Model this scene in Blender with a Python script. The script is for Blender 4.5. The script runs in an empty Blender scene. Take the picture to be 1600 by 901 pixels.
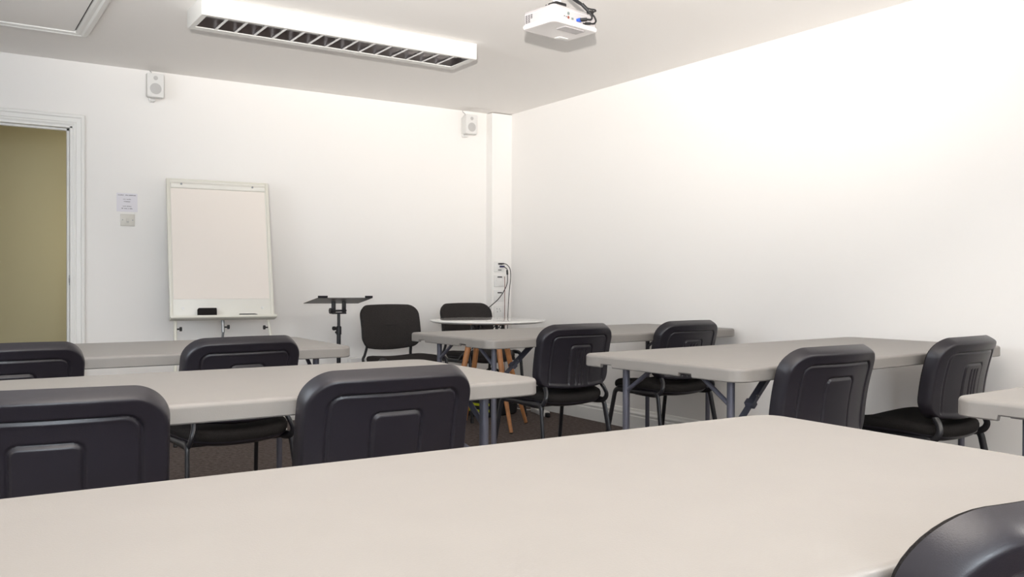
import bpy, bmesh, math, random
from mathutils import Vector, Matrix
sc = bpy.context.scene
C = bpy.context.collection
PI = math.pi
R = math.radians
random.seed(4)

# ------------------------------------------------------------------ camera
H = 1.0162
yaw, pit, rol, FPX = R(33.4858), R(-0.4423), R(0.1716), 1373.18
fw = Vector((math.sin(yaw)*math.cos(pit), math.cos(yaw)*math.cos(pit), math.sin(pit)))
rt = Vector((math.cos(yaw), -math.sin(yaw), 0))
up = rt.cross(fw)
rr = rt*math.cos(rol) + up*math.sin(rol)
uu = -rt*math.sin(rol) + up*math.cos(rol)
cam = bpy.data.cameras.new('camera')
camo = bpy.data.objects.new('camera', cam); C.objects.link(camo)
cam.sensor_fit = 'HORIZONTAL'; cam.sensor_width = 36.0
cam.lens = 36.0*FPX/1600.0
cam.clip_start = 0.02
m = Matrix((rr, uu, -fw)).transposed().to_4x4(); m.translation = Vector((0, 0, H))
camo.matrix_world = m
sc.camera = camo

# ------------------------------------------------------------------ light
sc.view_settings.view_transform = 'Standard'
try: sc.view_settings.look = 'None'
except Exception: pass
sc.view_settings.gamma = 1.0
sc.view_settings.use_curve_mapping = False
sc.view_settings.exposure = 0.06
w = bpy.data.worlds.new('world'); sc.world = w; w.use_nodes = True
bg = w.node_tree.nodes['Background']; bg.inputs[0].default_value = (0.72, 0.84, 1.0, 1); bg.inputs[1].default_value = 1.0

def lamp(name, kind, loc, energy, color, target=None, **kw):
    l = bpy.data.lights.new(name, kind); l.energy = energy; l.color = color
    for k, v in kw.items(): setattr(l, k, v)
    o = bpy.data.objects.new(name, l); C.objects.link(o); o.location = loc
    if target is not None:
        o.rotation_euler = (Vector(target)-Vector(loc)).to_track_quat('-Z', 'Y').to_euler()
    return o
YR = -1.75                                     # rear wall
XLW = -1.35                                    # left wall
WINS = [(-1.20, 0.60)]                         # x span of the window in the rear wall
WINL = (2.25, 3.75)                            # y span of the window added to the left wall for fill light
lamp('window_fill_light', 'AREA', (-0.30, YR+0.03, 1.55), 116, (0.84, 0.92, 1.0), (-0.30, 2.2, 3.7), shape='RECTANGLE', size=1.7, size_y=1.2)
lamp('window_fill_light', 'AREA', (XLW+0.03, 3.0, 1.55), 34, (0.86, 0.93, 1.0), (2.0, 3.0, 1.5), shape='RECTANGLE', size=1.5, size_y=1.2)  # added side fill, set in an invented left-wall window
# added overhead fill light without a fixture, out of view
lamp('overhead_fill', 'AREA', (2.9, -0.3, 2.32), 44, (1.0, 0.97, 0.92), (2.9, -0.3, 0), shape='RECTANGLE', size=1.4, size_y=0.2)
# the photographer's flash, a little behind and above the camera, tilted up
lamp('camera_flash', 'SPOT', (-0.35, -0.45, 1.19), 1900, (1.0, 0.945, 0.885), (1.662, 2.370, 3.190), spot_size=R(74), spot_blend=1.0, shadow_soft_size=0.03)
lamp('hallway_fill', 'POINT', (1.5, 6.95, 1.35), 11, (1.0, 0.93, 0.74), shadow_soft_size=0.12)  # added fill, hidden beside the doorway to brighten the hallway

# ------------------------------------------------------------------ materials
def mat(name, col, rough=0.5, metal=0.0, spec=0.5, noise=None, bump=None, coat=0.0):
    M = bpy.data.materials.new(name); M.use_nodes = True
    nt = M.node_tree; b = nt.nodes['Principled BSDF']
    b.inputs['Base Color'].default_value = (*col, 1); b.inputs['Roughness'].default_value = rough
    b.inputs['Metallic'].default_value = metal; b.inputs['Specular IOR Level'].default_value = spec
    if coat: b.inputs['Coat Weight'].default_value = coat; b.inputs['Coat Roughness'].default_value = 0.03
    tc = nt.nodes.new('ShaderNodeTexCoord')
    if noise:
        sca, amt = noise
        n = nt.nodes.new('ShaderNodeTexNoise'); n.inputs['Scale'].default_value = sca; n.inputs['Detail'].default_value = 4
        nt.links.new(tc.outputs['Object'], n.inputs['Vector'])
        mr = nt.nodes.new('ShaderNodeMapRange'); mr.inputs['From Min'].default_value = .3; mr.inputs['From Max'].default_value = .7
        mr.inputs['To Min'].default_value = 1-amt; mr.inputs['To Max'].default_value = 1+amt
        nt.links.new(n.outputs['Fac'], mr.inputs['Value'])
        mx = nt.nodes.new('ShaderNodeVectorMath'); mx.operation = 'SCALE'; mx.inputs[0].default_value = col
        nt.links.new(mr.outputs[0], mx.inputs['Scale']); nt.links.new(mx.outputs[0], b.inputs['Base Color'])
    if bump:
        sca, st = bump
        n = nt.nodes.new('ShaderNodeTexNoise'); n.inputs['Scale'].default_value = sca; n.inputs['Detail'].default_value = 3
        nt.links.new(tc.outputs['Object'], n.inputs['Vector'])
        bp = nt.nodes.new('ShaderNodeBump'); bp.inputs['Strength'].default_value = st; bp.inputs['Distance'].default_value = .002
        nt.links.new(n.outputs['Fac'], bp.inputs['Height']); nt.links.new(bp.outputs[0], b.inputs['Normal'])
    return M
def carpet_mat():
    M = mat('carpet', (.055, .050, .047), .95, spec=.1)
    nt = M.node_tree; b = nt.nodes['Principled BSDF']; tc = nt.nodes['Texture Coordinate']
    n1 = nt.nodes.new('ShaderNodeTexNoise'); n1.inputs['Scale'].default_value = 260; n1.inputs['Detail'].default_value = 5
    n2 = nt.nodes.new('ShaderNodeTexNoise'); n2.inputs['Scale'].default_value = 45; n2.inputs['Detail'].default_value = 3
    for n in (n1, n2): nt.links.new(tc.outputs['Object'], n.inputs['Vector'])
    ad = nt.nodes.new('ShaderNodeMath'); ad.operation = 'ADD'
    nt.links.new(n1.outputs['Fac'], ad.inputs[0]); nt.links.new(n2.outputs['Fac'], ad.inputs[1])
    cr = nt.nodes.new('ShaderNodeValToRGB')
    cr.color_ramp.elements[0].position = .35; cr.color_ramp.elements[0].color = (.058, .046, .042, 1)
    cr.color_ramp.elements[1].position = .68; cr.color_ramp.elements[1].color = (.185, .150, .138, 1)
    hf = nt.nodes.new('ShaderNodeMath'); hf.operation = 'MULTIPLY'; hf.inputs[1].default_value = .5
    nt.links.new(ad.outputs[0], hf.inputs[0]); nt.links.new(hf.outputs[0], cr.inputs[0]); nt.links.new(cr.outputs[0], b.inputs['Base Color'])
    bp = nt.nodes.new('ShaderNodeBump'); bp.inputs['Strength'].default_value = .6; bp.inputs['Distance'].default_value = .004
    nt.links.new(n1.outputs['Fac'], bp.inputs['Height']); nt.links.new(bp.outputs[0], b.inputs['Normal'])
    return M
WALL = mat('wall_paint', (.89, .868, .842), .85, spec=.2, bump=(60, .06))
CEIL = mat('ceiling_paint', (.925, .898, .868), .9, spec=.15, bump=(40, .05))
GLOSSW = mat('white_gloss_paint', (.84, .83, .80), .4, spec=.4)
OLIVE = mat('hall_paint', (.50, .46, .31), .85, spec=.2, bump=(50, .06))
CARPET = carpet_mat()
TABLE = mat('grey_moulded_plastic', (.233, .2165, .201), .42, spec=.45, noise=(9, .02), bump=(420, .10))
STEEL = mat('grey_powder_coated_steel', (.120, .120, .150), .38, metal=.35, spec=.5)
CHROME = mat('bright_metal', (.75, .75, .75), .2, metal=1.0)
PLAST = mat('black_moulded_plastic', (.0125, .0108, .0155), .37, spec=.48, bump=(700, .12))
FABRIC = mat('black_fabric', (.018, .0162, .0158), .95, spec=.12, noise=(350, .35), bump=(500, .4))
CHARCOAL = mat('charcoal_fabric', (.036, .032, .031), .95, spec=.12, noise=(350, .35), bump=(500, .4))
LEGBLK = mat('black_steel', (.016, .016, .019), .30, spec=.5)
RUBBER = mat('black_rubber', (.012, .012, .013), .6)
WHITEP = mat('white_plastic', (.80, .79, .77), .35, spec=.45)
SPKW = mat('speaker_white', (.74, .73, .71), .5)
SPKG = mat('speaker_grille', (.50, .49, .48), .6)
LIDW = mat('projector_lid', (.80, .77, .755), .4)
PROJW = mat('projector_shell', (.47, .445, .45), .32, spec=.5)
DARK = mat('dark_slot', (.02, .02, .022), .6)
BLUEP = mat('blue_plug', (.03, .10, .55), .35)
REDP = mat('port_brown', (.22, .06, .04), .4)
GREENP = mat('port_grey', (.16, .20, .19), .4)
LAMPW = mat('lamp_body_white', (.74, .73, .70), .35, spec=.4)
MIRROR = mat('louvre_metal', (.50, .47, .48), .30, metal=1.0)
BLADE = mat('blade_metal', (.66, .67, .68), .22, metal=1.0)
BOARDW = mat('board_cream', (.80, .78, .72), .35, spec=.4)
PAD = mat('flipchart_paper', (.85, .785, .725), .8, spec=.1)
CREAM = mat('cream_enamel', (.74, .72, .64), .4)
GREYM = mat('grey_metal', (.33, .34, .35), .35, metal=.5)
PAPER = mat('paper', (.80, .78, .82), .85, spec=.1)
INK = mat('ink', (.16, .14, .15), .9)
SWITCH = mat('switch_metal', (.66, .635, .58), .4, spec=.5)
WOOD = mat('beech', (.50, .22, .085), .45, noise=(25, .18))
ROUNDW = mat('round_top_white', (.84, .83, .80), .10, spec=.6, coat=.6)
BAGM = mat('bag_black', (.012, .012, .014), .75, bump=(200, .3))
LIME = mat('lime_trim', (.55, .60, .02), .5)
LEADW = mat('white_lead', (.72, .70, .68), .45)
def glass_mat():
    M = mat('window_glass', (.9, .95, .95), .02)
    nt = M.node_tree; b = nt.nodes['Principled BSDF']; b.inputs['Transmission Weight'].default_value = 1.0; b.inputs['IOR'].default_value = 1.45
    return M
GLASS = glass_mat()

# ------------------------------------------------------------------ helpers
def obj(name, bm, material, parent=None, smooth=True, angle=35):
    me = bpy.data.meshes.new(name); bmesh.ops.recalc_face_normals(bm, faces=bm.faces[:]); bm.to_mesh(me); bm.free()
    me.materials.append(material)
    if smooth:
        for p in me.polygons: p.use_smooth = True
        try: me.set_sharp_from_angle(angle=R(angle))
        except Exception: pass
    o = bpy.data.objects.new(name, me); C.objects.link(o)
    if parent is not None: o.parent = parent
    return o
def tag(o, label, cat, group=None):
    o['label'] = label; o['category'] = cat
    if group: o['group'] = group
    return o
def thing(name, label, cat, loc=(0, 0, 0), rz=0, group=None):
    o = bpy.data.objects.new(name, None); C.objects.link(o); o.empty_display_size = .1
    o.location = loc; o.rotation_euler = (0, 0, rz)
    return tag(o, label, cat, group)
def struct(name, bm, material, parent=None, smooth=False):
    o = obj(name, bm, material, parent, smooth)
    if parent is None: o['kind'] = 'structure'
    return o
def dup(root, loc, rz, label, group=None):
    def cp(o, par):
        c = o.copy(); C.objects.link(c); c.parent = par
        for ch in list(o.children): cp(ch, c)
        return c
    r = cp(root, None); r.location = loc; r.rotation_euler = (0, 0, rz); r['label'] = label
    if group: r['group'] = group
    return r
def bx(bm, x0, x1, y0, y1, z0, z1, bev=0.0, seg=2):
    v = [bm.verts.new((x, y, z)) for x in (x0, x1) for y in (y0, y1) for z in (z0, z1)]
    F = [(0, 1, 3, 2), (4, 6, 7, 5), (0, 4, 5, 1), (2, 3, 7, 6), (0, 2, 6, 4), (1, 5, 7, 3)]
    fs = [bm.faces.new([v[i] for i in f]) for f in F]
    if bev:
        es = list({e for f in fs for e in f.edges})
        bmesh.ops.bevel(bm, geom=es, offset=bev, segments=seg, profile=.5, affect='EDGES')
    return bm
def NB(): return bmesh.new()
def box(*a, **k): return bx(NB(), *a, **k)
def fillet(pts, rad, n=6):
    P = [Vector(p) for p in pts]; out = [P[0]]
    for i in range(1, len(P)-1):
        a, b, c = P[i-1], P[i], P[i+1]
        d1 = (a-b); d2 = (c-b); r = min(rad, d1.length*.49, d2.length*.49)
        p1 = b+d1.normalized()*r; p2 = b+d2.normalized()*r
        for k in range(n+1):
            t = k/n; out.append((1-t)**2*p1+2*t*(1-t)*b+t*t*p2)
    out.append(P[-1]); return out
def spline(pts, n=8):
    P = [Vector(p) for p in pts]; out = []
    for i in range(len(P)-1):
        p0 = P[max(i-1, 0)]; p1 = P[i]; p2 = P[i+1]; p3 = P[min(i+2, len(P)-1)]
        for k in range(n):
            t = k/n
            out.append(.5*((2*p1)+(p2-p0)*t+(2*p0-5*p1+4*p2-p3)*t*t+(3*p1-p0-3*p2+p3)*t**3))
    out.append(P[-1]); return out
def tube(bm, pts, r, seg=12, ry=None, hint=None, r2=None):
    """round (or oval: r along the hint side, ry across) tube along pts"""
    P = [Vector(p) for p in pts]; ry = ry or r; n = len(P); rings = []
    t0 = (P[1]-P[0]).normalized()
    h = Vector(hint) if hint else (Vector((0, 0, 1)) if abs(t0.z) < .9 else Vector((1, 0, 0)))
    nrm = (h-t0*h.dot(t0)).normalized()
    for i in range(n):
        t = (P[min(i+1, n-1)]-P[max(i-1, 0)]).normalized()
        nrm = (nrm-t*nrm.dot(t)).normalized(); bn = t.cross(nrm)
        k = 1.0 if r2 is None else (1+(r2/r-1)*i/(n-1))
        rings.append([bm.verts.new(P[i]+nrm*(r*k*math.cos(2*PI*j/seg))+bn*(ry*k*math.sin(2*PI*j/seg))) for j in range(seg)])
    for a, b in zip(rings, rings[1:]):
        for j in range(seg): bm.faces.new((a[j], a[(j+1) % seg], b[(j+1) % seg], b[j]))
    bm.faces.new(rings[0][::-1]); bm.faces.new(rings[-1])
    return bm
def bar(bm, p, q, wd, th, hint=(0, 0, 1)):
    """flat rectangular bar from p to q"""
    p = Vector(p); q = Vector(q); t = (q-p).normalized(); h = Vector(hint); nrm = (h-t*h.dot(t)).normalized(); b = t.cross(nrm)
    vs = [[bm.verts.new(e+nrm*s*th/2+b*u*wd/2) for s, u in ((-1, -1), (1, -1), (1, 1), (-1, 1))] for e in (p, q)]
    for j in range(4): bm.faces.new((vs[0][j], vs[0][(j+1) % 4], vs[1][(j+1) % 4], vs[1][j]))
    bm.faces.new(vs[0][::-1]); bm.faces.new(vs[1]); return bm
def lathe(bm, prof, c=(0, 0, 0), seg=32, axis='z'):
    rings = []
    for r, z in prof:
        ring = []
        for j in range(seg):
            a = 2*PI*j/seg; x, y = r*math.cos(a), r*math.sin(a)
            p = {'z': (x, y, z), 'y': (x, z, y), 'x': (z, x, y)}[axis]
            ring.append(bm.verts.new((c[0]+p[0], c[1]+p[1], c[2]+p[2])))
        rings.append(ring)
    for a, b in zip(rings, rings[1:]):
        for j in range(seg): bm.faces.new((a[j], a[(j+1) % seg], b[(j+1) % seg], b[j]))
    bm.faces.new(rings[0][::-1]); bm.faces.new(rings[-1]); return bm
def loft(bm, rings, cap0=True, cap1=True):
    V = [[bm.verts.new(p) for p in r] for r in rings]; n = len(V[0])
    for a, b in zip(V, V[1:]):
        for j in range(n): bm.faces.new((a[j], a[(j+1) % n], b[(j+1) % n], b[j]))
    if cap0: bm.faces.new(V[0][::-1])
    if cap1: bm.faces.new(V[-1])
    return bm
def rrect(x0, x1, y0, y1, r, n=6, inset=0.0):
    pts = []; r2 = max(r-inset, .0005); x0 += inset; x1 -= inset; y0 += inset; y1 -= inset
    for cx, cy, a0 in ((x1-r2, y1-r2, 0), (x0+r2, y1-r2, 90), (x0+r2, y0+r2, 180), (x1-r2, y0+r2, 270)):
        for k in range(n+1):
            a = R(a0+90*k/n); pts.append((cx+r2*math.cos(a), cy+r2*math.sin(a)))
    return pts
def xform(bm, M): bm.transform(M); return bm
def sstep(a, b, x):
    t = min(1, max(0, (x-a)/(b-a))); return t*t*(3-2*t)

# ------------------------------------------------------------------ the room
XL, XR, YB, ZC = -1.35, 4.070, 6.252, 2.418
HY = 7.62                                       # far wall of the hallway
DX0, DX1, DZ = -0.06, 0.748, 1.995              # doorway in the back wall
struct('floor', box(XL-.1, XR+.1, YR-.1, HY+.1, -.08, 0), CARPET)
struct('ceiling', box(XL-.1, XR+.1, YR-.1, YB+.1, ZC, ZC+.1), CEIL)
struct('wall_right', box(XR, XR+.1, YR-.1, YB+.1, 0, ZC), WALL)
b = NB(); bx(b, XL-.1, XL, YR-.1, WINL[0], 0, ZC); bx(b, XL-.1, XL, WINL[1], YB+.1, 0, ZC); bx(b, XL-.1, XL, *WINL, 0, .92); bx(b, XL-.1, XL, *WINL, 2.18, ZC)
struct('wall_left', b, WALL)
b = NB(); bx(b, XL, DX0, YB, YB+.1, 0, ZC); bx(b, DX1, XR, YB, YB+.1, 0, ZC); bx(b, DX0, DX1, YB, YB+.1, DZ, ZC)
struct('wall_back', b, WALL)
b = NB(); xs = [XL]+[v for s in WINS for v in s]+[XR]
for i in range(0, len(xs), 2): bx(b, xs[i], xs[i+1], YR-.1, YR, 0, ZC)
for a, c in WINS: bx(b, a, c, YR-.1, YR, 0, .92); bx(b, a, c, YR-.1, YR, 2.18, ZC)
struct('wall_rear', b, WALL)
for i, (a, c) in enumerate(WINS):
    b = NB()
    for q in ((a, a+.05, .92, 2.18), (c-.05, c, .92, 2.18), (a, c, .92, .97), (a, c, 2.13, 2.18), ((a+c)/2-.025, (a+c)/2+.025, .92, 2.18)):
        bx(b, q[0], q[1], YR-.09, YR-.03, q[2], q[3])
    wf = struct('window_%d' % (i+1), b, GLOSSW)
    obj('pane', box(a+.05, c-.05, YR-.064, YR-.058, .97, 2.13), GLASS, wf, smooth=False)
b = NB()
for q in ((WINL[0], WINL[0]+.05, .92, 2.18), (WINL[1]-.05, WINL[1], .92, 2.18), (*WINL, .92, .97), (*WINL, 2.13, 2.18), (2.975, 3.025, .92, 2.18)): bx(b, XL-.09, XL-.03, q[0], q[1], q[2], q[3])
wf = struct('window_2', b, GLOSSW)  # unseen window, added to go with the left fill light
obj('pane', box(XL-.064, XL-.058, WINL[0]+.05, WINL[1]-.05, .97, 2.13), GLASS, wf, smooth=False)
# hallway behind the doorway
struct('wall_hallway', box(XL, 2.3, HY, HY+.1, 0, 2.5), OLIVE)
b = NB(); bx(b, XL-.1, XL, YB+.1, HY+.1, 0, 2.5); bx(b, 2.3, 2.4, YB+.1, HY+.1, 0, 2.5)
struct('wall_hallway_side', b, OLIVE)
struct('ceiling_hallway', box(XL-.1, 2.4, YB+.1, HY+.1, 2.45, 2.55), CEIL)
# door lining + stop
b = NB()
bx(b, DX1-.004, DX1+.018, YB-.006, YB+.106, 0, DZ+.004); bx(b, DX0-.018, DX0+.004, YB-.006, YB+.106, 0, DZ+.004); bx(b, DX0-.018, DX1+.018, YB-.006, YB+.106, DZ-.004, DZ+.018)
bx(b, DX1-.016, DX1-.004, YB+.045, YB+.08, 0, DZ-.004); bx(b, DX0+.004, DX0+.016, YB+.045, YB+.08, 0, DZ-.004); bx(b, DX0, DX1, YB+.045, YB+.08, DZ-.016, DZ-.004)
dl = struct('door_1', b, GLOSSW)
obj('strike_plate', box(DX1-.0065, DX1-.0035, YB+.004, YB+.03, .985, 1.05), GREYM, dl, smooth=False)
obj('latch_hole', box(DX1-.0075, DX1-.006, YB+.009, YB+.022, 1.0, 1.03), DARK, dl, smooth=False)
# moulded architrave, mitred round the opening
prof = [(0, 0), (0, -.010), (.010, -.014), (.018, -.012), (.022, -.016), (.046, -.020), (.052, -.026), (.066, -.026), (.072, -.020), (.072, 0)]
b = NB(); ax0, ax1, az = DX0-.010, DX1+.010, DZ+.010
rings = [[(ax0-u, YB+v, 0) for u, v in prof], [(ax0-u, YB+v, az+u) for u, v in prof], [(ax1+u, YB+v, az+u) for u, v in prof], [(ax1+u, YB+v, 0) for u, v in prof]]
loft(b, rings); struct('trim_1', b, GLOSSW)
# corner boxing with a small gap at its top
b = box(3.875, XR, 6.160, YB, 0, ZC-.006, bev=.003); struct('trim_2', b, WALL)
# low pipe boxing along the foot of the back wall
b = box(2.64, 3.875, 6.19, YB, 0, .435, bev=.004); struct('trim_3', b, WALL)
# skirting with a moulded top
sk = [(0, 0), (-.019, 0), (-.019, .088), (-.013, .094), (-.013, .100), (-.017, .104), (-.017, .112), (-.010, .122), (-.006, .136), (0, .140)]
b = NB(); loft(b, [[(XR+u, y, z) for u, z in sk] for y in (YR, 6.160)]); struct('baseboard_right', b, GLOSSW)
b = NB(); loft(b, [[(x, YB+u, z) for u, z in sk] for x in (DX1+.082, 2.64)]); struct('baseboard_back', b, GLOSSW)
b = NB(); loft(b, [[(XL-u, y, z) for u, z in sk] for y in (YR, YB)]); struct('baseboard_left', b, GLOSSW)

# ------------------------------------------------------------------ folding tables
L, W, ZT = 1.83, .761, .740
def table_top():
    """moulded top: rounded edge, skirt that steps at the end notches, hollow below"""
    rad = .055
    per = []
    # corners with fine arcs, ends with notch break points; local x 0..L, y -W..0
    def arc(cx, cy, a0):
        return [(cx+rad*math.cos(R(a0+90*k/10)), cy+rad*math.sin(R(a0+90*k/10))) for k in range(11)]
    nb = [.112, .115, .172, .175, .500, .503, .560, .563]
    per += arc(L-rad, -rad, 0)
    per += [(L-rad-(L-2*rad)*k/24, 0) for k in range(1, 24)]
    per += arc(rad, -rad, 90) + [(0, -q) for q in nb]
    per += arc(rad, -W+rad, 180)
    per += [(rad+(L-2*rad)*k/24, -W) for k in range(1, 24)]
    per += arc(L-rad, -W+rad, 270) + [(L, -q) for q in reversed(nb)]
    def inset(p, d):
        x, y = p
        cx = min(max(x, rad), L-rad); cy = min(max(y, -W+rad), -rad)
        v = Vector((x-cx, y-cy))
        if v.length < 1e-6: return p
        v = v.normalized()*(v.length-d); return (cx+v.x, cy+v.y)
    def zb(p):
        x, y = p
        if x < .001 or x > L-.001:
            q = -y
            if .114 < q < .173 or .502 < q < .561: return ZT-.034
            if .174 < q < .501: return ZT-.0445
        return ZT-.046
    b = NB(); rings = []
    for d, dz in ((.030, 0), (.0108, 0), (.0090, -.0001), (.0060, -.0010), (.0033, -.0028), (.0013, -.0055), (.0002, -.0088), (0, -.0105), (0, -.0125)):
        rings.append([(*inset(p, d), ZT+dz) for p in per])
    rings.append([(p[0], p[1], zb(p)+.0060) for p in per])
    rings.append([(p[0], p[1], zb(p)+.0035) for p in per])
    rings.append([(*inset(p, .003), zb(p)) for p in per])
    rings.append([(*inset(p, .014), zb(p)) for p in per])
    rings.append([(*inset(p, .018), ZT-.022) for p in per])
    loft(b, rings)
    return b
def make_table(label):
    t = thing('folding_table', label, 'table')
    obj('tabletop', table_top(), TABLE, t, angle=40)
    for e in (0, 1):
        a = .120 if e == 0 else L-.120; s = 1 if e == 0 else -1
        for bb, v in ((.13, 1), (W-.13, -1)):
            lg = NB(); tube(lg, [(a, -bb, .018), (a, -bb, .700)], .0135, 16)
            lo = obj('leg', lg, STEEL, t)
            obj('foot_cap', lathe(NB(), [(.013, 0), (.0165, .001), (.0165, .03), (.0145, .034)], (a, -bb, 0), 16), RUBBER, lo)
            if v > 0: continue
            br = NB()
            p0 = Vector((a, -bb, .500)); p1 = Vector((a+s*.30, -bb+(.05 if s > 0 else -.03), .708)); mid = p0.lerp(p1, .45)
            bar(br, p0, mid.lerp(p1, .08), .020, .010, (0, 0, 1)); bar(br, mid, p1, .026, .016, (0, 0, 1))
            bo = obj('brace', br, STEEL, t, smooth=False)
            dirn = (p1-p0).normalized()
            bar_c = NB(); bar(bar_c, mid-dirn*.012, mid+dirn*.012, .034, .024)
            obj('locking_ring', bar_c, STEEL, bo, smooth=False)
            rv = NB(); lathe(rv, [(.004, 0), (.004, .003)], (0, 0, 0), 10)
            M = Matrix.Translation(mid+dirn*.035+Vector((0, 0, .0))) @ (Vector((0, -1, .5)).to_track_quat('Z', 'Y').to_matrix().to_4x4())
            q = NB(); lathe(q, [(.0045, .010), (.0045, .016), (.002, .0175)], (0, 0, 0), 10); xform(q, M)
            obj('rivet', q, CHROME, bo); rv.free()
        cr = NB(); tube(cr, [(a, -.09, .698), (a, -W+.09, .698)], .011, 12)
        obj('pivot_bar', cr, STEEL, t)
        for bb, v in ((.13, 1), (W-.13, -1)):
            dg = NB(); tube(dg, [(a, -bb, .598), (a, -bb-v*.150, .702)], .0085, 10); obj('corner_strut', dg, STEEL, t)
    return t
TB = {'BR': (2.160, 4.287, 3.53, 0), 'MR': (2.097, 2.689, 3.50, 0), 'M': (1.462, 2.801, -.23, 1), 'B': (1.513, 4.245, -1.02, 1), 'F': (1.479, 1.254, -1.42, 1), 'RR': (2.072, 1.197, 2.04, 0)}
TL = {'F': 'large grey folding table filling the foreground, nearest the camera',
      'M': 'pale grey folding table behind the foreground table on the left',
      'B': 'grey folding table standing in front of the flipchart easel',
      'BR': 'grey folding table standing in front of the small round white table',
      'MR': 'grey folding table by the right wall, just behind the foreground table',
      'RR': 'grey folding table cut off by the right picture edge'}
proto = None
for k in ('F', 'M', 'B', 'BR', 'MR', 'RR'):
    x, y, th, right = TB[k]; th = R(th)
    if right: x -= L*math.cos(th); y -= L*math.sin(th)
    if proto is None:
        proto = make_table(TL[k]); proto['group'] = 'grey folding tables'; proto.location = (x, y, 0); proto.rotation_euler = (0, 0, th)
    else: dup(proto, (x, y, 0), th, TL[k])

# ------------------------------------------------------------------ chairs (sitter looks along local +y)
def back_counts(step=.0034): return max(6, int(.075*1.57/step)), max(4, int(.20/step)), max(4, int(.31/step))
def back_ring(W2, HH, d, rt=.075, rb=.062, step=.0034, crown=.006, belly=.018):
    """rounded-rectangle outline of the back, inset by d, as (x, s) points"""
    w, h = W2-d, HH/2-d; rt = max(rt-d, .012); rb = max(rb-d, .012); rt = min(rt, h*.97); rb = min(rb, h*.97)
    P = []
    def arc(cx, cz, a0, r, k): P.extend((cx+r*math.cos(R(a0+90*i/k)), cz+r*math.sin(R(a0+90*i/k))) for i in range(k+1))
    def line(x0, z0, x1, z1, k): P.extend((x0+(x1-x0)*i/k, z0+(z1-z0)*i/k) for i in range(1, k))
    ka, kv, kh = back_counts(step)
    arc(w-rt, h-rt, 0, rt, ka); line(w-rt, h, -w+rt, h, kh)
    arc(-w+rt, h-rt, 90, rt, ka); line(-w, h-rt, -w, -h+rb, kv)
    arc(-w+rb, -h+rb, 180, rb, ka); line(-w+rb, -h, w-rb, -h, kh)
    arc(w-rb, -h+rb, 270, rb, ka); line(w, -h+rb, w, h-rt, kv)
    out = []
    for x, z in P:
        q = (x/W2)**2; f = z/(HH/2)
        out.append((x, z+(crown*(1-q)*f if f > 0 else belly*(1-q)*f)))
    return out
def rbox(x, z, cx, cz, hx, hz, r):
    qx = abs(x-cx)-hx+r; qz = abs(z-cz)-hz+r
    return math.hypot(max(qx, 0), max(qz, 0))+min(max(qx, qz), 0)-r
AL = R(22)                                      # the back curves from upright at its foot to this lean at its top
def back_pt(x, s, n, zt, HH, W2):
    """x across, s along the back (0 = middle), n out towards the rear"""
    u = s+HH/2; k = AL/HH; a = k*u
    y = -.19-(1-math.cos(a))/k+.046*(x/W2)**2-n*math.cos(a)
    z = zt-math.sin(AL)/k+math.sin(a)/k-n*math.sin(a)
    return (x, y, z)
def shell_mesh(zt, HH, W2, ribs):
    b = NB(); rings = []; top = HH/2; T = .030
    def face(x, s, d):
        h = T; f = sstep(.016, .030, d)
        hz = .22; d1 = rbox(x, s, 0, top-.047-hz, .168, hz, .030)      # inner panel inside a groove
        h -= f*.0068*math.exp(-((d1-.003)/.0045)**2)
        h -= f*.0035*sstep(.004, -.010, d1)
        d2 = rbox(x, s, 0, top-.0985-hz, .063, hz, .016)               # lumbar pad
        h -= f*.0050*math.exp(-((d2-.003)/.0040)**2)
        h += f*.0025*sstep(.003, -.006, d2)
        if ribs and d2 < 0:
            for c in (0, 24, -24):
                h -= f*.0055*math.exp(-((x*1000-c)/4.6)**2)*sstep(top-.112, top-.124, s)
        return h
    wall = [(.0, -.016), (.0004, -.004), (.0012, .008), (.0024, .016), (.0040, .0215), (.0058, .0258), (.0080, .0285), (.0105, .0297), (.0135, T)]
    for d, n in wall: rings.append([back_pt(x, z, n, zt, HH, W2) for x, z in back_ring(W2, HH, d)])
    d = .0165
    while d < HH/2-.0015:
        rings.append([back_pt(x, z, face(x, z, d), zt, HH, W2) for x, z in back_ring(W2, HH, d)]); d += .0026
    inner = [back_pt(x, z, -.012, zt, HH, W2) for x, z in back_ring(W2, HH, .005)]
    n = len(rings[0]); V = [[b.verts.new(p) for p in r_] for r_ in [inner]+rings]
    b.faces.new(V[0][::-1])
    for p, q in zip(V, V[1:]):
        for j in range(n): b.faces.new((p[j], p[(j+1) % n], q[(j+1) % n], q[j]))
    ka, kv, kh = back_counts(); tn = 2*(ka+1)+kh-1; last = V[-1]      # close the innermost slit row by row
    mir = lambda i: tn+(kv-1)+(tn-1-i)
    for i in range(tn-1): b.faces.new((last[i], last[i+1], last[mir(i+1)], last[mir(i)]))
    b.faces.new(last[tn-1:tn+kv]); b.faces.new([last[0]]+last[:2*tn+kv-3:-1])
    return b
def cushion_mesh(zt, HH, W2, n0, n1):
    b = NB(); rings = []
    seq = [(.030, n0), (.010, n0), (.003, n0*.75+n1*.25), (0, n0*.5+n1*.5), (.001, n0*.3+n1*.7), (.005, n0*.1+n1*.9), (.012, n1*.98+n0*.02), (.030, n1), (.06, n1), (.10, n1), (.14, n1)]
    for d, nn in seq: rings.append([back_pt(x, z, nn, zt, HH, W2) for x, z in back_ring(W2, HH, d, step=.012, belly=.028)])
    loft(b, rings); return b
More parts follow.
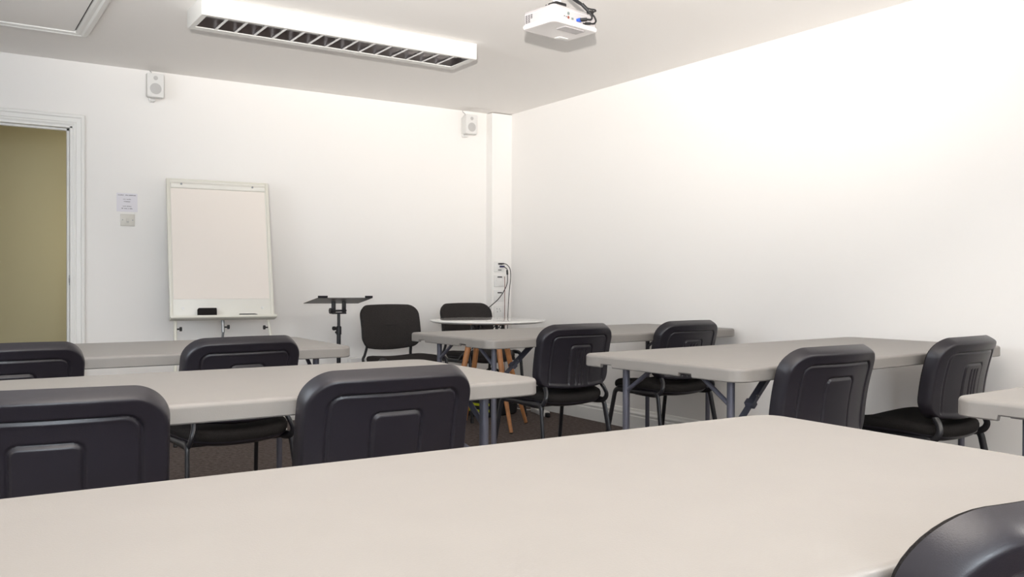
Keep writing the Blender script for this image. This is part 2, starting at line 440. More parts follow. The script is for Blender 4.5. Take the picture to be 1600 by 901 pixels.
def seat_outline(n=96, hw=.222, y0=-.205, y1=.225):
    P = []
    for i in range(n):
        a = 2*PI*i/n; c, s = math.cos(a), math.sin(a); q = 2/4.0
        x = hw*math.copysign(abs(c)**q, c); y = (y0+y1)/2+(y1-y0)/2*math.copysign(abs(s)**q, s)
        x *= 1-.05*(.5-(y-y0)/(y1-y0)) ; P.append((x, y))
    return P
def seat_z(x, y):  # saddle: dished across, waterfall front edge
    return .455+.016*(x/.222)**2-.018*sstep(.10, .225, y)-.008*sstep(-.05, -.2, y)
def seat_cushion():
    OL = seat_outline(); b = NB(); cy = .01; rings = []
    for r, dz in ((.90, -.038), (.98, -.036), (1.0, -.026), (1.0, -.014), (.985, -.004), (.95, .002), (.85, .006), (.6, .008), (.3, .009), (.05, .009)):
        rings.append([(x*r, cy+(y-cy)*r, seat_z(x*r, cy+(y-cy)*r)+dz) for x, y in OL])
    loft(b, rings); return b
def seat_pan():
    OL = seat_outline(hw=.217, y0=-.20, y1=.215); b = NB(); cy = .01; rings = []
    for r, dz in ((.96, -.020), (1.0, -.030), (.995, -.038), (.95, -.046), (.8, -.056), (.55, -.064), (.3, -.067), (.05, -.068)):
        rings.append([(x*r, cy+(y-cy)*r, seat_z(x*r, cy+(y-cy)*r)-.004+dz) for x, y in OL])
    loft(b, rings); return b
def make_chair(name, label, zt, HH, W2, kind, lift=0.0):
    t = thing(name, label, 'chair')
    if kind != 'fabric':
        obj('backrest', cushion_mesh(zt-.004, HH-.010, W2-.006, -.010, -.028), FABRIC, t)
        obj('back_shell', shell_mesh(zt, HH, W2, kind == 'ribs'), PLAST, t, angle=60)
    else:
        obj('backrest', cushion_mesh(zt, HH, W2, .004, -.034), CHARCOAL, t)
        obj('back_shell', cushion_mesh(zt, HH-.012, W2-.006, .022, .003), PLAST, t)
    up_ = Matrix.Translation((0, 0, lift)); zr = .404+lift
    obj('seat', xform(seat_cushion(), up_), CHARCOAL if kind == 'fabric' else FABRIC, t)
    obj('seat_pan', xform(seat_pan(), up_), PLAST, t)
    fr = NB()
    for s in (-1, 1):
        x = (.198 if kind != 'fabric' else .233)*s
        tube(fr, [(x, -.135, zr), (x, .135, zr)], .0085, 12, ry=.014, hint=(1, 0, 0))
    tube(fr, [(-.198, .09, zr-.010), (.198, .09, zr-.010)], .009, 10); tube(fr, [(-.198, -.10, zr-.010), (.198, -.10, zr-.010)], .009, 10)
    obj('seat_frame', fr, LEGBLK, t)
    for s in (-1, 1):
        for f in (-1, 1):
            x = (.198 if kind != 'fabric' else .233)*s; hz_ = zr if kind != 'fabric' or f < 0 else zr+.055
            p = fillet([(x, .06*f, zr), (x, .10*f, zr), (x+.006*s, .170*f, hz_+.003), (x+.032*s, .245*f, .012)] if hz_ == zr else [(x, .06*f, zr), (x, .11*f, hz_), (x+.004*s, .200*f, hz_-.004), (x+.018*s, .245*f, .012)], .030, 8)
            lo = obj('leg', tube(NB(), p, .0085, 14, ry=.0145, hint=(1, 0, 0)), LEGBLK, t)
            cx, cy = x+(.032 if hz_ == zr else .018)*s, .2475*f
            obj('foot_cap', tube(NB(), [(cx, cy, 0), (cx-.001*s, cy-.005*f, .03)], .0105, 12, ry=.0165, hint=(1, 0, 0)), RUBBER, lo)
        # J-shaped upright from under the seat to the back
        e1 = back_pt(.180*s, -HH/2+.010, .010, zt, HH, W2); e2 = back_pt(.172*s, -HH/2+.09, .010, zt, HH, W2)
        p = [(.190*s, .02, zr-.004), (.196*s, -.12, zr-.006), (.200*s, -.178, zr+.006), (.198*s, -.200, zr+.035), (.188*s, -.192, zr+.066), e1, e2]
        obj('back_support', tube(NB(), spline(p, 8), .0085, 12, ry=.0135, hint=(1, 0, 0)), LEGBLK, t)
    return t
GC = 'black chairs at the folding tables'
plain = make_chair('office_chair', 'black plastic-backed chair cut by the left picture edge, behind the pale grey table', .7965, .310, .228, 'plain')
plain['group'] = GC
plain.location = (.220, 3.593, 0); plain.rotation_euler = (0, 0, R(2))
dup(plain, (.975, 3.547, 0), R(5.4), 'black plastic-backed chair at the table below the flipchart, right-hand of the two there')
dup(plain, (.948, 2.171, 0), R(-0.1), 'large black plastic-backed chair left of centre, its back against the pale grey table')
dup(plain, (.220, 2.133, 0), R(-9), 'big black plastic-backed chair at the lower left, cut off by the left picture edge')
dup(plain, (2.522, 2.070, 0), R(0), 'black plastic-backed chair with smooth lumbar pad at the table beside the right wall')
dup(plain, (.986, .656, 0), R(0), 'black plastic-backed chair in the bottom right corner, nearest the camera')
ribbed = make_chair('office_chair', 'black chair with ribbed plastic back standing in front of the round table corner', .7965, .310, .228, 'ribs')
ribbed['group'] = GC
ribbed.location = (2.712, 3.712, 0); ribbed.rotation_euler = (0, 0, R(1.6))
dup(ribbed, (3.488, 3.712, 0), R(1.8), 'black plastic-backed chair half hidden behind the table beside the right wall')
dup(ribbed, (3.414, 2.119, 0), R(4.1), 'black chair with ribbed plastic back and seat showing, right beside the right wall')
GF = 'fabric backed chairs along the back wall'
fab = make_chair('fabric_chair', 'charcoal fabric chair facing the room between the laptop stand and the round table', .838, .288, .238, 'fabric', .028)
fab['group'] = GF
fab.location = (2.757, 5.563, 0); fab.rotation_euler = (0, 0, PI+R(5))
dup(fab, (3.462, 5.680, 0), PI+R(6), 'charcoal fabric chair standing behind the round white table')

# ------------------------------------------------------------------ round table
t = thing('round_table', 'small round white table with splayed wooden legs in the far right corner', 'table', (3.25, 5.22, 0))
zt = .752
obj('tabletop', lathe(NB(), [(.02, zt), (.392, zt), (.4005, zt-.0015), (.404, zt-.005), (.403, zt-.010), (.385, zt-.020), (.02, zt-.020)], seg=96), ROUNDW, t)
obj('under_plate', lathe(NB(), [(.16, zt-.034), (.165, zt-.030), (.165, zt-.0205), (.16, zt-.020)], seg=32), LEGBLK, t)
FA = [math.atan2(4.93-5.22, 3.24-3.25)+k*PI/2 for k in range(4)]
for a in FA:
    c, s = math.cos(a), math.sin(a)
    lo = obj('leg', tube(NB(), [(.32*c, .32*s, .006), (.255*c, .255*s, .2), (.20*c, .20*s, .38), (.145*c, .145*s, .60)], .0125, 14, r2=.021), WOOD, t)
    obj('foot_pad', lathe(NB(), [(.011, 0), (.012, .002), (.012, .008)], (.32*c, .32*s, 0), 12), RUBBER, lo)
    obj('leg_bracket', tube(NB(), [(.150*c, .150*s, .585), (.120*c, .120*s, zt-.03)], .011, 10), LEGBLK, lo)
for k in range(4):
    a, a2 = FA[k], FA[(k+1) % 4]
    w1 = NB()
    tube(w1, [(.165*math.cos(a), .165*math.sin(a), .52), (.115*math.cos(a2), .115*math.sin(a2), zt-.035)], .0035, 8)
    tube(w1, [(.165*math.cos(a2), .165*math.sin(a2), .52), (.115*math.cos(a), .115*math.sin(a), zt-.035)], .0035, 8)
    obj('wire_brace', w1, LEGBLK, t)

# ------------------------------------------------------------------ flipchart easel
# board plane from its four corners
BL, BR_, TLc, TRc = Vector((1.283, 5.90, .800)), Vector((1.934, 5.835, .772)), Vector((1.313, 6.105, 1.700)), Vector((1.955, 6.04, 1.690))
ex = (BR_-BL).normalized(); ez = ((TLc-BL)+(TRc-BR_))/2; BH = ez.length; ez = (ez-ex*ez.dot(ex)).normalized(); ey = ez.cross(ex)   # ey points to the wall
BW = ((BR_-BL).length+(TRc-TLc).length)/2
org = Vector((1.283, 5.90, .772))
t = thing('flipchart_easel', 'white flipchart easel with blank cream board by the back wall', 'flipchart', (1.60, 5.95, 0))
Minv = Matrix.Translation((-1.60, -5.95, 0))
ex = Vector((ex.x, ex.y, 0)).normalized(); ez = Vector((-ex.y*math.sin(R(12.5)), ex.x*math.sin(R(12.5)), math.cos(R(12.5)))); ey = ez.cross(ex)
if ey.y < 0: ey = -ey
FB = Minv @ Matrix(((ex.x, ey.x, ez.x, org.x), (ex.y, ey.y, ez.y, org.y), (ex.z, ey.z, ez.z, org.z), (0, 0, 0, 1)))
FBW = Matrix.Translation((1.60, 5.95, 0)) @ FB
BH = .938
obj('board', xform(box(0, BW, 0, .018, 0, BH, bev=.003), FB), BOARDW, t)
fr = NB(); bx(fr, -.006, .014, -.006, .022, 0, BH, bev=.002); bx(fr, BW-.014, BW+.006, -.006, .022, 0, BH, bev=.002); bx(fr, -.006, BW+.006, -.004, .022, BH-.006, BH+.006, bev=.002)
obj('board_frame', xform(fr, FB), CREAM, t)
cl = NB(); loft(cl, [[(x, y, BH-.062+z) for y, z in ((-.004, 0), (-.014, .004), (-.019, .015), (-.019, .028), (-.010, .040), (-.001, .044), (-.001, 0))] for x in (.020, BW-.020)])
co = obj('paper_clamp', xform(cl, FB), BOARDW, t)
for x in (.085, BW-.105): obj('clamp_pin', xform(lathe(NB(), [(.007, -.020), (.006, -.027), (.003, -.029)], (x, 0, BH-.036), 12, axis='y'), FB), GREYM, co)
for x in (.075, BW-.07): obj('bolt', xform(lathe(NB(), [(.009, 0), (.009, -.003), (.006, -.0045)], (x, 0, .066), 14, axis='y'), FB), WHITEP, t)
tr = NB(); loft(tr, [[(x, y, z) for y, z in ((.018, .004), (-.006, .004), (-.066, .003), (-.070, .007), (-.074, .007), (-.074, -.006), (-.066, -.012), (.018, -.012))] for x in (-.008, BW+.008)])
obj('pen_tray', xform(tr, FB), CREAM, t)
def ft(p): return Minv @ Vector(p)
for s, top, foot in ((-1, (.030, .010), (1.245, 5.60)), (1, (BW-.030, .010), (1.931, 5.594))):
    a = FB @ Vector((top[0], .030, .12)); k = FB @ Vector((top[0], .030, -.012)); e = ft((*foot, .045)); e0 = ft((*foot, 0))
    lo = obj('leg', tube(NB(), [a, k, e], .0105, 12), CREAM, t)
    obj('foot_cap', tube(NB(), [e0, e0+(k-e0)*.06], .0125, 12), RUBBER, lo)
    kn = k+(e-k)*.07; side = ex*(-s)
    kb = NB(); tube(kb, [kn, kn+side*.026], .005, 8); tube(kb, [kn+side*.026, kn+side*.040], .014, 6)
    obj('knob', kb, RUBBER, lo)
a = FB @ Vector((BW/2, .030, .14)); k = FB @ Vector((BW/2, .034, -.09)); e0 = ft((1.62, 6.20, 0))
rl = NB(); tube(rl, [a, k], .011, 12); lo = obj('rear_leg', rl, GREYM, t)
obj('leg_tube', tube(NB(), [k, e0+(k-e0)*.05], .0085, 12), GREYM, lo)
obj('foot_cap', tube(NB(), [e0, e0+(k-e0)*.06], .0115, 12), RUBBER, lo)
kn = FB @ Vector((BW/2, .034, -.055)); kb = NB(); tube(kb, [kn, kn+ex*.028], .005, 8); tube(kb, [kn+ex*.028, kn+ex*.042], .014, 6); obj('knob', kb, RUBBER, lo)
pd = xform(box(.020, BW-.022, -.0035, -.0002, .128, BH-.048), FBW)
tag(obj('flipchart_pad', pd, PAD, smooth=False), 'blank cream paper pad clamped on the flipchart easel', 'paper pad')
er = xform(box(.160, .276, -.062, -.012, .0042, .058, bev=.006, seg=3), FBW)
tag(obj('board_eraser', er, FABRIC), 'black board eraser standing on the flipchart tray', 'eraser')
mk = NB(); lathe(mk, [(.004, 0), (.0085, .002), (.0085, .10), (.006, .112), (.003, .12)], (.42, -.036, .0122), 14, axis='x'); xform(mk, FBW)
tag(obj('marker_pen', mk, RUBBER), 'dark marker pen lying on the flipchart tray', 'pen')

# ------------------------------------------------------------------ laptop stand
sx, sy = 2.352, 5.725
t = thing('laptop_stand', 'black tripod laptop stand with tilted tray before the back wall', 'stand', (sx, sy, 0))
n0, n1 = Vector((2.154, 5.60, .903)), Vector((2.548, 5.60, .900)); f0, f1 = Vector((2.150, 5.86, .861)), Vector((2.556, 5.86, .857))
O_ = Vector((sx, sy, 0)); nrm = (n1-n0).cross(f0-n0).normalized()
b = NB(); loft(b, [[p-O_ for p in (n0, n1, f1, f0)], [p-O_+nrm*.004 for p in (n0, n1, f1, f0)]])
TRAYM = mat('tray_steel', (.27, .26, .25), .45, metal=.2)
tr = obj('tray', b, TRAYM, t, smooth=False)
for p, q in ((n0, n0.lerp(n1, .17)), (n0.lerp(n1, .86), n1)):
    b = NB(); loft(b, [[p-O_+Vector((0, -.002, 0)), q-O_+Vector((0, -.002, 0)), q-O_+Vector((0, .004, 0)), p-O_+Vector((0, .004, 0))], [p-O_+Vector((0, -.004, .016)), q-O_+Vector((0, -.004, .016)), q-O_+Vector((0, .002, .016)), p-O_+Vector((0, .002, .016))]])
    obj('tray_stop', b, LEGBLK, tr, smooth=False)
for x in (-.038, .038): obj('bracket', box(x-.012, x+.012, -.012, .012, .80, .878, bev=.002), LEGBLK, t)
hb = NB(); tube(hb, [(-.062, 0, .812), (.055, 0, .812)], .007, 10); tube(hb, [(-.066, 0, .812), (-.046, 0, .812)], .020, 8); obj('tilt_clamp', hb, LEGBLK, t)
obj('top_plate', box(-.05, .05, -.018, .018, .790, .801, bev=.002), LEGBLK, t)
obj('upper_pole', tube(NB(), [(0, 0, .60), (0, 0, .795)], .0105, 14), LEGBLK, t)
obj('lower_pole', tube(NB(), [(0, 0, .12), (0, 0, .69)], .0145, 14), LEGBLK, t)
obj('collar', lathe(NB(), [(.014, .645), (.019, .650), (.019, .700), (.014, .706)], seg=16), LEGBLK, t)
kb = NB(); tube(kb, [(0, 0, .692), (-.032, -.01, .692)], .005, 8); tube(kb, [(-.030, -.01, .692), (-.046, -.014, .692)], .014, 8); tube(kb, [(0, 0, .664), (-.026, -.008, .664)], .007, 8)
obj('knob', kb, RUBBER, t)
for k in range(3):
    a = R(60+120*k); c, s = math.cos(a), math.sin(a)
    lo = obj('leg', tube(NB(), [(.014*c, .014*s, .33), (.26*c, .26*s, .02)], .009, 10), LEGBLK, t)
    obj('foot_cap', lathe(NB(), [(.011, 0), (.013, .003), (.013, .022), (.009, .03)], (.262*c, .262*s, 0), 12), RUBBER, lo)
    obj('leg_strut', tube(NB(), [(.014*c, .014*s, .13), (.14*c, .14*s, .172)], .006, 8), LEGBLK, lo)

# ------------------------------------------------------------------ notice and light switch
nt_ = tag(obj('paper_notice', box(1.019, 1.148, YB-.0016, YB-.0002, 1.470, 1.593), PAPER, smooth=False), 'small white paper notice taped on the wall above the light switch', 'notice')
def words(x0, x1, z, h, seed, dens=.85):
    rnd = random.Random(seed); b = NB(); x = x0
    while x < x1-.001:
        wd = rnd.uniform(.0016, .0030); hh = h*rnd.choice((.7, .7, 1.0))
        if rnd.random() < dens: bx(b, x, min(x+wd, x1), YB-.0021, YB-.0015, z-h/2, z-h/2+hh)
        x += wd+.0009
    return b
for x0, x1, z, h, sd in ((1.027, 1.139, 1.580, .0052, 1), (1.060, 1.108, 1.553, .0045, 2), (1.064, 1.104, 1.538, .0058, 3), (1.057, 1.110, 1.507, .0045, 4), (1.050, 1.118, 1.492, .0058, 5)):
    obj('printed_line', words(x0, x1, z, h, sd), INK, nt_, smooth=False)
t = thing('light_switch', 'square metal light switch plate below the paper notice, right of the doorway', 'light switch', (1.086, YB, 1.416))
obj('plate', box(-.044, .044, -.007, -.0003, -.040, .040, bev=.002), SWITCH, t)
rk = NB(); bx(rk, -.008, .008, -.0105, -.006, -.015, .012, bev=.0015); obj('rocker', rk, SWITCH, t)
obj('rocker_mark', box(-.0055, .0055, -.0115, -.0102, -.016, -.011), GREYM, t, smooth=False)
for x in (-.031, .031): obj('screw', lathe(NB(), [(.0038, -.0068), (.0036, -.0080), (.001, -.0083)], (x, 0, 0), 12, axis='y'), GREYM, t)

# ------------------------------------------------------------------ wall speakers
def speaker(label):
    t = thing('wall_speaker', label, 'speaker', group='white wall speakers')
    cb = NB(); loft(cb, [[(x, -.135, z) for x, z in rrect(-.052, .052, -.078, .078, .010)], [(x*1.0, -.10, z) for x, z in rrect(-.054, .054, -.080, .080, .012)], [(x, -.028, z) for x, z in rrect(-.036, .036, -.066, .066, .010)]])
    obj('cabinet', cb, SPKW, t)
    gr = NB(); loft(gr, [[(x, -.1355, z) for x, z in rrect(-.049, .049, -.075, .075, .009)], [(x, -.138, z) for x, z in rrect(-.048, .048, -.074, .074, .009)]]); g = obj('grille', gr, SPKW, t)
    obj('woofer', lathe(NB(), [(.036, -.1375), (.036, -.1392), (.030, -.1400), (.010, -.1388), (.002, -.1386)], (0, 0, -.024), 32, axis='y'), SPKG, g)
    obj('tweeter', lathe(NB(), [(.014, -.1375), (.014, -.1392), (.008, -.1398), (.002, -.1402)], (0, 0, .046), 24, axis='y'), SPKG, g)
    obj('bracket', box(-.014, .014, -.06, -.0005, -.092, -.079, bev=.002), WHITEP, t)
    obj('bracket_plate', box(-.018, .018, -.028, -.0005, -.085, .05, bev=.002), WHITEP, t)
    obj('wire', tube(NB(), spline([(-.006, -.040, .064), (-.004, -.030, .10), (-.012, -.014, .115), (-.010, -.004, .128), (-.012, -.004, .140)], 6), .0022, 8), GREYM, t)
    return t
s1 = speaker('white wall speaker high on the back wall above the paper notice, nearer the doorway'); s1.location = (1.235, YB, 2.300)
dup(s1, (3.652, YB, 2.288), 0, 'white wall speaker high on the back wall beside the corner boxing')

# ------------------------------------------------------------------ loft hatch
t = thing('loft_hatch', 'white ceiling hatch with moulded frame at the top left', 'hatch', (.32, 5.06, ZC))
hx0, hx1, hy0, hy1 = -.36, .36, -.58, .40
prof = [(0, 0), (0, -.016), (.012, -.020), (.030, -.018), (.040, -.024), (.060, -.020), (.072, -.010), (.075, 0)]
b = NB(); rings = []
for sxn, syn in ((0, 0), (1, 0), (1, 1), (0, 1), (0, 0)):
    rings.append([((hx0-u) if sxn == 0 else (hx1+u), (hy0-u) if syn == 0 else (hy1+u), v-.0003) for u, v in prof])
V = [[b.verts.new(p) for p in r_] for r_ in rings[:4]]; n = len(prof)
for k in range(4):
    a, c = V[k], V[(k+1) % 4]
    for j in range(n): b.faces.new((a[j], a[(j+1) % n], c[(j+1) % n], c[j]))
obj('frame', b, GLOSSW, t, smooth=False)
obj('panel', box(hx0+.002, hx1-.009, hy0+.002, hy1-.002, -.011, -.0005), CEIL, t, smooth=False)
obj('gap', box(hx1-.009, hx1-.0002, hy0+.002, hy1-.002, -.0012, -.0004), DARK, t, smooth=False)

# ------------------------------------------------------------------ ceiling light
lx0, lx1, ly0, ly1, lz0 = 1.113, 2.694, 4.452, 4.752, 2.326
t = thing('ceiling_light', 'long white fluorescent ceiling light with louvred underside, switched off', 'ceiling light', ((lx0+lx1)/2, (ly0+ly1)/2, ZC))
hl, hw, hz = (lx1-lx0)/2, (ly1-ly0)/2, lz0-ZC
b = NB(); loft(b, [[(x, y, z) for x, y in rrect(-hl, hl, -hw, hw, .006, 3)] for z in (-.0004, hz+.004)] + [[(x, y, hz) for x, y in rrect(-hl, hl, -hw, hw, .006, 3, inset=.003)], [(x, y, hz) for x, y in rrect(-hl+.028, hl-.040, -hw+.020, hw-.055, .004, 3)], [(x, y, hz+.012) for x, y in rrect(-hl+.029, hl-.041, -hw+.021, hw-.056, .004, 3)], [(x, y, hz+.060) for x, y in rrect(-hl+.029, hl-.041, -hw+.021, hw-.056, .004, 3)]])
obj('housing', b, LAMPW, t)
tx0, tx1, ty0, ty1 = -hl+.031, hl-.043, -hw+.023, hw-.058
b = NB(); pr_ = []
NP = 10; cyy = (ty0+ty1)/2; hwid = (ty1-ty0)/2
for k in range(NP+1):
    u = -1+2*k/NP; pr_.append((cyy+u*hwid, hz+.004+.050*(1-abs(u)**2.2)))
top = [[b.verts.new((x, y, z)) for y, z in pr_] for x in (tx0, tx1)]
for k in range(NP): b.faces.new((top[0][k], top[0][k+1], top[1][k+1], top[1][k]))
obj('reflector', b, MIRROR, t)
obj('fluorescent_tube', tube(NB(), [(tx0+.02, cyy, hz+.036), (tx1-.02, cyy, hz+.036)], .008, 14), WHITEP, t)
NBL = 15
for k in range(1, NBL):
    x = tx0+(tx1-tx0)*k/NBL; b = NB()
    rg = []
    for j in range(9):
        u = -1+2*j/8; y = cyy+u*hwid*.985; d = .026*(1-.45*(1-u*u)); wd = .0075
        zt_ = hz+.0015; rg.append([(x-wd, y, zt_), (x+wd, y, zt_), (x+.0012, y, zt_+d*.8+.001), (x-.0012, y, zt_+d*.8+.001)])
    loft(b, rg); obj('louvre_blade', b, BLADE, t, smooth=False)
for x in (tx0, tx1): obj('end_reflector', box(x-.001, x+.001, ty0, ty1, hz+.002, hz+.05), BLADE, t, smooth=False)

# ------------------------------------------------------------------ projector
pc = Vector((2.489, 3.356, 2.200)); pth = R(8)
t = thing('projector', 'white projector hanging upside down from the ceiling on a black mount', 'projector', pc, pth)
PX, PY = .152, .113
def pring(z, ins, rad): return [(x, y, z) for x, y in rrect(-PX, PX, -PY, PY, rad, 6, inset=ins)]
obj('lid', loft(NB(), [pring(.001, .020, .03), pring(0, .014, .03), pring(.002, .006, .03), pring(.008, .001, .03), pring(.015, 0, .03), pring(.020, .003, .03), pring(.021, .008, .03)]), LIDW, t)
obj('body', loft(NB(), [pring(.0205, .007, .03), pring(.070, .006, .03), pring(.078, .008, .03), pring(.083, .013, .03), pring(.085, .022, .03)]), PROJW, t)
seam = NB(); loft(seam, [pring(.0655, .0052, .03), pring(.0670, .0052, .03)]); obj('seam', seam, SPKW, t)
# raised lamp cover and focus window on the underside
obj('lamp_cover', loft(NB(), [[(x, y, .0012) for x, y in rrect(-.05, .085, -.085, -.02, .006)], [(x, y, -.0022) for x, y in rrect(-.05, .085, -.085, -.02, .006, inset=.003)]]), PROJW, t)
obj('focus_window', box(.055, .115, .060, .095, -.0018, .0012, bev=.0008), WHITEP, t)
for ro in range(3):
    for k in range(9):
        if ro == 2 and k < 4: continue
        obj('vent_slot', box(-PX+.0052, -PX+.0068, .070-ro*.017, .081-ro*.017, .027+k*.0042, .0288+k*.0042), DARK, t, smooth=False)
def port(name, x, z, r, mt, d=.004): obj(name, lathe(NB(), [(r, -PY+.0066), (r, -PY+.0066-d*.4), (r*.55, -PY+.0066-d*.4), (r*.5, -PY+.006-d*.2), (r*.1, -PY+.006-d*.2)], (x, 0, z), 16, axis='y'), mt, t)
port('s_video_port', -.052, .052, .0075, GREENP); port('video_port', -.052, .034, .0065, REDP)
obj('usb_port', box(-.032, -.020, -PY+.004, -PY+.0072, .028, .037), GREENP, t, smooth=False)
for x in (-.078, -.066): port('audio_jack', x, .036-(x+.078)*.1, .0024, DARK)
obj('vga_port', box(.000, .030, -PY+.003, -PY+.0075, .026, .038, bev=.001), BLUEP, t)
obj('hdmi_port', box(.044, .060, -PY+.004, -PY+.0072, .022, .028), DARK, t, smooth=False)
port('lock_hole', -.098, .060, .003, SPKW)
mp = NB(); lathe(mp, [(.062, .0855), (.066, .088), (.066, .094), (.058, .100), (.03, .104)], (-.02, .0, 0), 32); obj('mount_plate', mp, RUBBER, t)
obj('mount_joint', box(-.055, .015, -.030, .030, .100, .130, bev=.006), RUBBER, t)
obj('mount_pole', tube(NB(), [(-.02, 0, .125), (-.02, 0, ZC-pc.z-.012)], .020, 20), WHITEP, t)
obj('ceiling_plate', lathe(NB(), [(.055, ZC-pc.z-.014), (.060, ZC-pc.z-.010), (.060, ZC-pc.z-.0004)], (-.02, 0, 0), 32), WHITEP, t)
obj('mount_arm', tube(NB(), [(-.12, -.03, .090), (-.06, -.01, .098)], .006, 8), RUBBER, t)
PM = Matrix.Translation(pc) @ Matrix.Rotation(pth, 4, 'Z')
def pl(*p): return PM @ Vector(p)
def cable(name, label, pts, r, mt=RUBBER, cat='cable', plugs=(), group=None):
    t = thing(name, label, cat, pts[0], 0, group); o0 = Vector(pts[0])
    obj('cord', tube(NB(), [p-o0 for p in spline(pts, 8)], r, 10), mt, t)
    for nm, p, q, rr_, mm, ov in plugs: obj(nm, tube(NB(), [Vector(p)-o0, Vector(q)-o0], rr_, 12, ry=ov), mm, t)
    return t
cable('video_cable', 'dark cable with blue plug bending into the projector port', [pl(.030, -PY-.030, .034), pl(.054, -PY-.036, .036), pl(.062, -PY-.034, .052), pl(.048, -PY-.026, .075), pl(.022, -PY-.012, .105), pl(.004, -.07, .150), pl(-.012, -.02, .19), pl(-.012, -.01, ZC-pc.z-.004)], .0042,
      plugs=[('plug', pl(.010, -PY-.002, .032), pl(.034, -PY-.030, .034), .0075, RUBBER, .013), ('plug_collar', pl(.010, -PY+.001, .032), pl(.014, -PY-.010, .0325), .0085, BLUEP, .015), ('ferrite_core', pl(.020, -PY-.010, .106), pl(.046, -PY-.025, .078), .0085, RUBBER, None)], group='projector cables')
cable('power_cable', 'dark cable looping down past the right side of the projector', [pl(.070, -PY-.012, .026), pl(.092, -PY-.020, .028), pl(.104, -PY-.020, .044), pl(.092, -PY-.016, .066), pl(.066, -PY-.012, .078), pl(.042, -PY-.008, .096), pl(.014, -.085, .128), pl(-.004, -.04, .17), pl(-.006, -.02, ZC-pc.z-.004)], .0042,
      plugs=[('plug', pl(.052, -PY-.001, .024), pl(.074, -PY-.013, .026), .006, RUBBER, .009)], group='projector cables')
cable('signal_cable', 'dark cable arching out to a hairpin bend beyond the projector', [pl(.058, -PY-.018, .076), pl(.080, -PY-.016, .080), pl(.108, -PY-.010, .090), pl(.118, -PY-.006, .096), pl(.112, -PY-.002, .101), pl(.080, -PY+.006, .102), pl(.045, -.09, .122), pl(.012, -.05, .165), pl(.0, -.03, ZC-pc.z-.004)], .0036,
      plugs=[('ferrite_core', pl(.052, -PY-.018, .074), pl(.086, -PY-.016, .081), .0085, RUBBER, None)], group='projector cables')

# ------------------------------------------------------------------ sockets on the corner boxing
YS = 6.160
def plate(name, label, xc, zc, hw, hh):
    t = thing(name, label, 'socket', (xc, YS, zc)); obj('plate', box(-hw, hw, -.009, -.0003, -hh, hh, bev=.0025), WHITEP, t); return t
t = plate('outlet_plate', 'white outlet plate with blue and black plugs, topmost on the corner boxing', 3.942, 1.140, .048, .043)
obj('vga_socket', box(-.012, .030, -.013, -.008, .018, .030, bev=.001), DARK, t); obj('hdmi_socket', box(-.012, .020, -.012, -.008, -.030, -.024), DARK, t, smooth=False)
t = plate('outlet_plate', 'white outlet plate with one dark slot, second from the top on the corner boxing', 3.942, 1.022, .048, .048)
obj('socket_slot', box(-.018, .026, -.0125, -.008, .028, .037), DARK, t, smooth=False); obj('switch', box(-.028, -.016, -.012, -.008, -.004, .012, bev=.001), WHITEP, t)
t = plate('outlet_plate', 'white outlet plate with one dark slot, third from the top on the corner boxing', 3.942, .898, .048, .048)
obj('socket_slot', box(-.016, .026, -.0125, -.008, .022, .031), DARK, t, smooth=False); obj('switch', box(-.028, -.016, -.012, -.008, -.008, .008, bev=.001), WHITEP, t)
t = plate('power_socket', 'white power socket with three pin holes, lowest on the corner boxing', 3.942, .765, .050, .050)
for x, z in ((-.022, .026), (.004, .024), (-.018, .002), (.012, .008)): obj('pin_hole', box(x-.003, x+.003, -.0096, -.0088, z-.005, z+.005), GREYM, t, smooth=False)
# cables from the top plate
cable('video_cable', 'black cable drooping from the top outlet plate behind a fabric chair', [(3.965, 6.125, 1.142), (3.985, 6.10, 1.12), (3.984, 6.09, 1.07), (3.955, 6.06, .985), (3.860, 6.02, .885), (3.770, 6.02, .815), (3.705, 6.10, .730), (3.68, 6.13, .55), (3.66, 6.10, .2), (3.62, 5.95, .006)], .0035,
      plugs=[('plug', (3.948, 6.150, 1.142), (3.972, 6.118, 1.142), .007, mat('navy_plug', (.02, .02, .09), .4), .010), ('ferrite_core', (3.985, 6.098, 1.112), (3.983, 6.091, 1.075), .0075, RUBBER, None)])
cable('signal_cable', 'thin black cable arching from the top outlet plate straight down the corner', [(3.962, 6.135, 1.166), (3.990, 6.115, 1.160), (4.022, 6.11, 1.12), (4.034, 6.12, 1.04), (4.030, 6.13, .95), (4.018, 6.13, .80), (4.012, 6.13, .5), (4.02, 6.10, .15), (4.00, 6.02, .006)], .0030,
      plugs=[('plug', (3.945, 6.150, 1.166), (3.975, 6.128, 1.166), .005, RUBBER, .008)])
cable('telephone_cable', 'thin brown cable running straight down beside the outlet plates', [(3.997, 6.152, 1.06), (3.998, 6.152, .9), (3.997, 6.152, .7), (3.998, 6.150, .4), (3.998, 6.150, .1), (3.99, 6.10, .005)], .0022, mt=REDP)
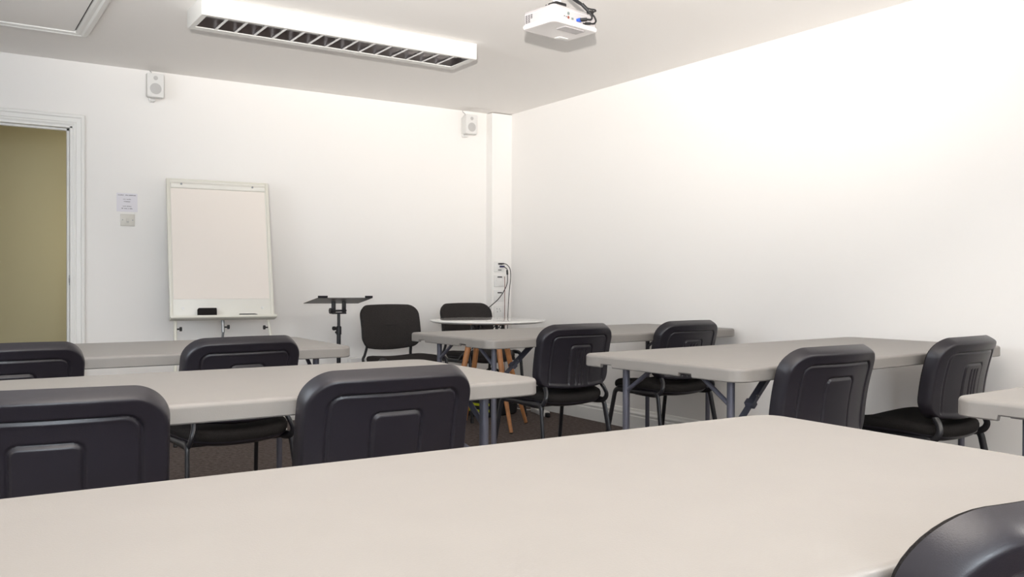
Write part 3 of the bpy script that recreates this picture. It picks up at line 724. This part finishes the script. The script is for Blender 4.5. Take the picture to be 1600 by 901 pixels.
cable('hanging_cable', 'thin black cable hanging below the table beside the right wall corner', [(3.30, 5.20, .700), (3.46, 5.16, .655), (3.60, 5.14, .57), (3.675, 5.16, .45), (3.70, 5.17, .30), (3.70, 5.17, .12), (3.72, 5.22, .008)], .0030)

# ------------------------------------------------------------------ things on the floor under the round table
t = thing('equipment_bag', 'black bag with lime bands on the floor behind the legs of the round table', 'bag', (3.585, 5.70, 0), R(12))
obj('body', loft(NB(), [[(x, y, z) for x, y in rrect(-.19, .19, -.12, .12, .05, 6, inset=i_)] for z, i_ in ((0, .02), (.012, .004), (.05, 0), (.20, .004), (.26, .015), (.285, .04), (.29, .08))]), BAGM, t)
for z in (.098, .052):
    rr_ = rrect(-.19, .19, -.12, .12, .05, 6, inset=-.003); ri_ = rrect(-.19, .19, -.12, .12, .05, 6, inset=.002)
    k0 = [i for i, p in enumerate(rr_) if p[0] < -.10]; b = NB(); prev = None
    for i in k0:                                                     # a strap round one end of the bag
        q = [b.verts.new((x, y, zz)) for (x, y), zz in ((rr_[i], z-.009), (rr_[i], z+.009), (ri_[i], z+.009), (ri_[i], z-.009))]
        if prev: [b.faces.new((prev[j], prev[(j+1) % 4], q[(j+1) % 4], q[j])) for j in range(4)]
        else: b.faces.new(q)
        prev = q
    b.faces.new(prev[::-1])
    obj('lime_band', b, LIME, t)['label'] = 'lime yellow band round the end of the bag'
obj('handle', tube(NB(), spline([(-.08, 0, .285), (-.07, 0, .33), (0, 0, .35), (.07, 0, .33), (.08, 0, .285)], 6), .009, 10), BAGM, t)
t = thing('extension_lead', 'white extension lead with a black plug on the carpet by the right wall', 'extension lead', (3.90, 5.50, 0), R(75))
obj('socket_block', box(-.14, .14, -.028, .028, .001, .04, bev=.006), LEADW, t)
obj('plug', box(-.185, -.145, -.016, .016, .002, .034, bev=.006), RUBBER, t)
obj('cord', tube(NB(), spline([(.14, 0, .02), (.19, .01, .008), (.26, .06, .006), (.33, .08, .006)], 8), .004, 8), LEADW, t)
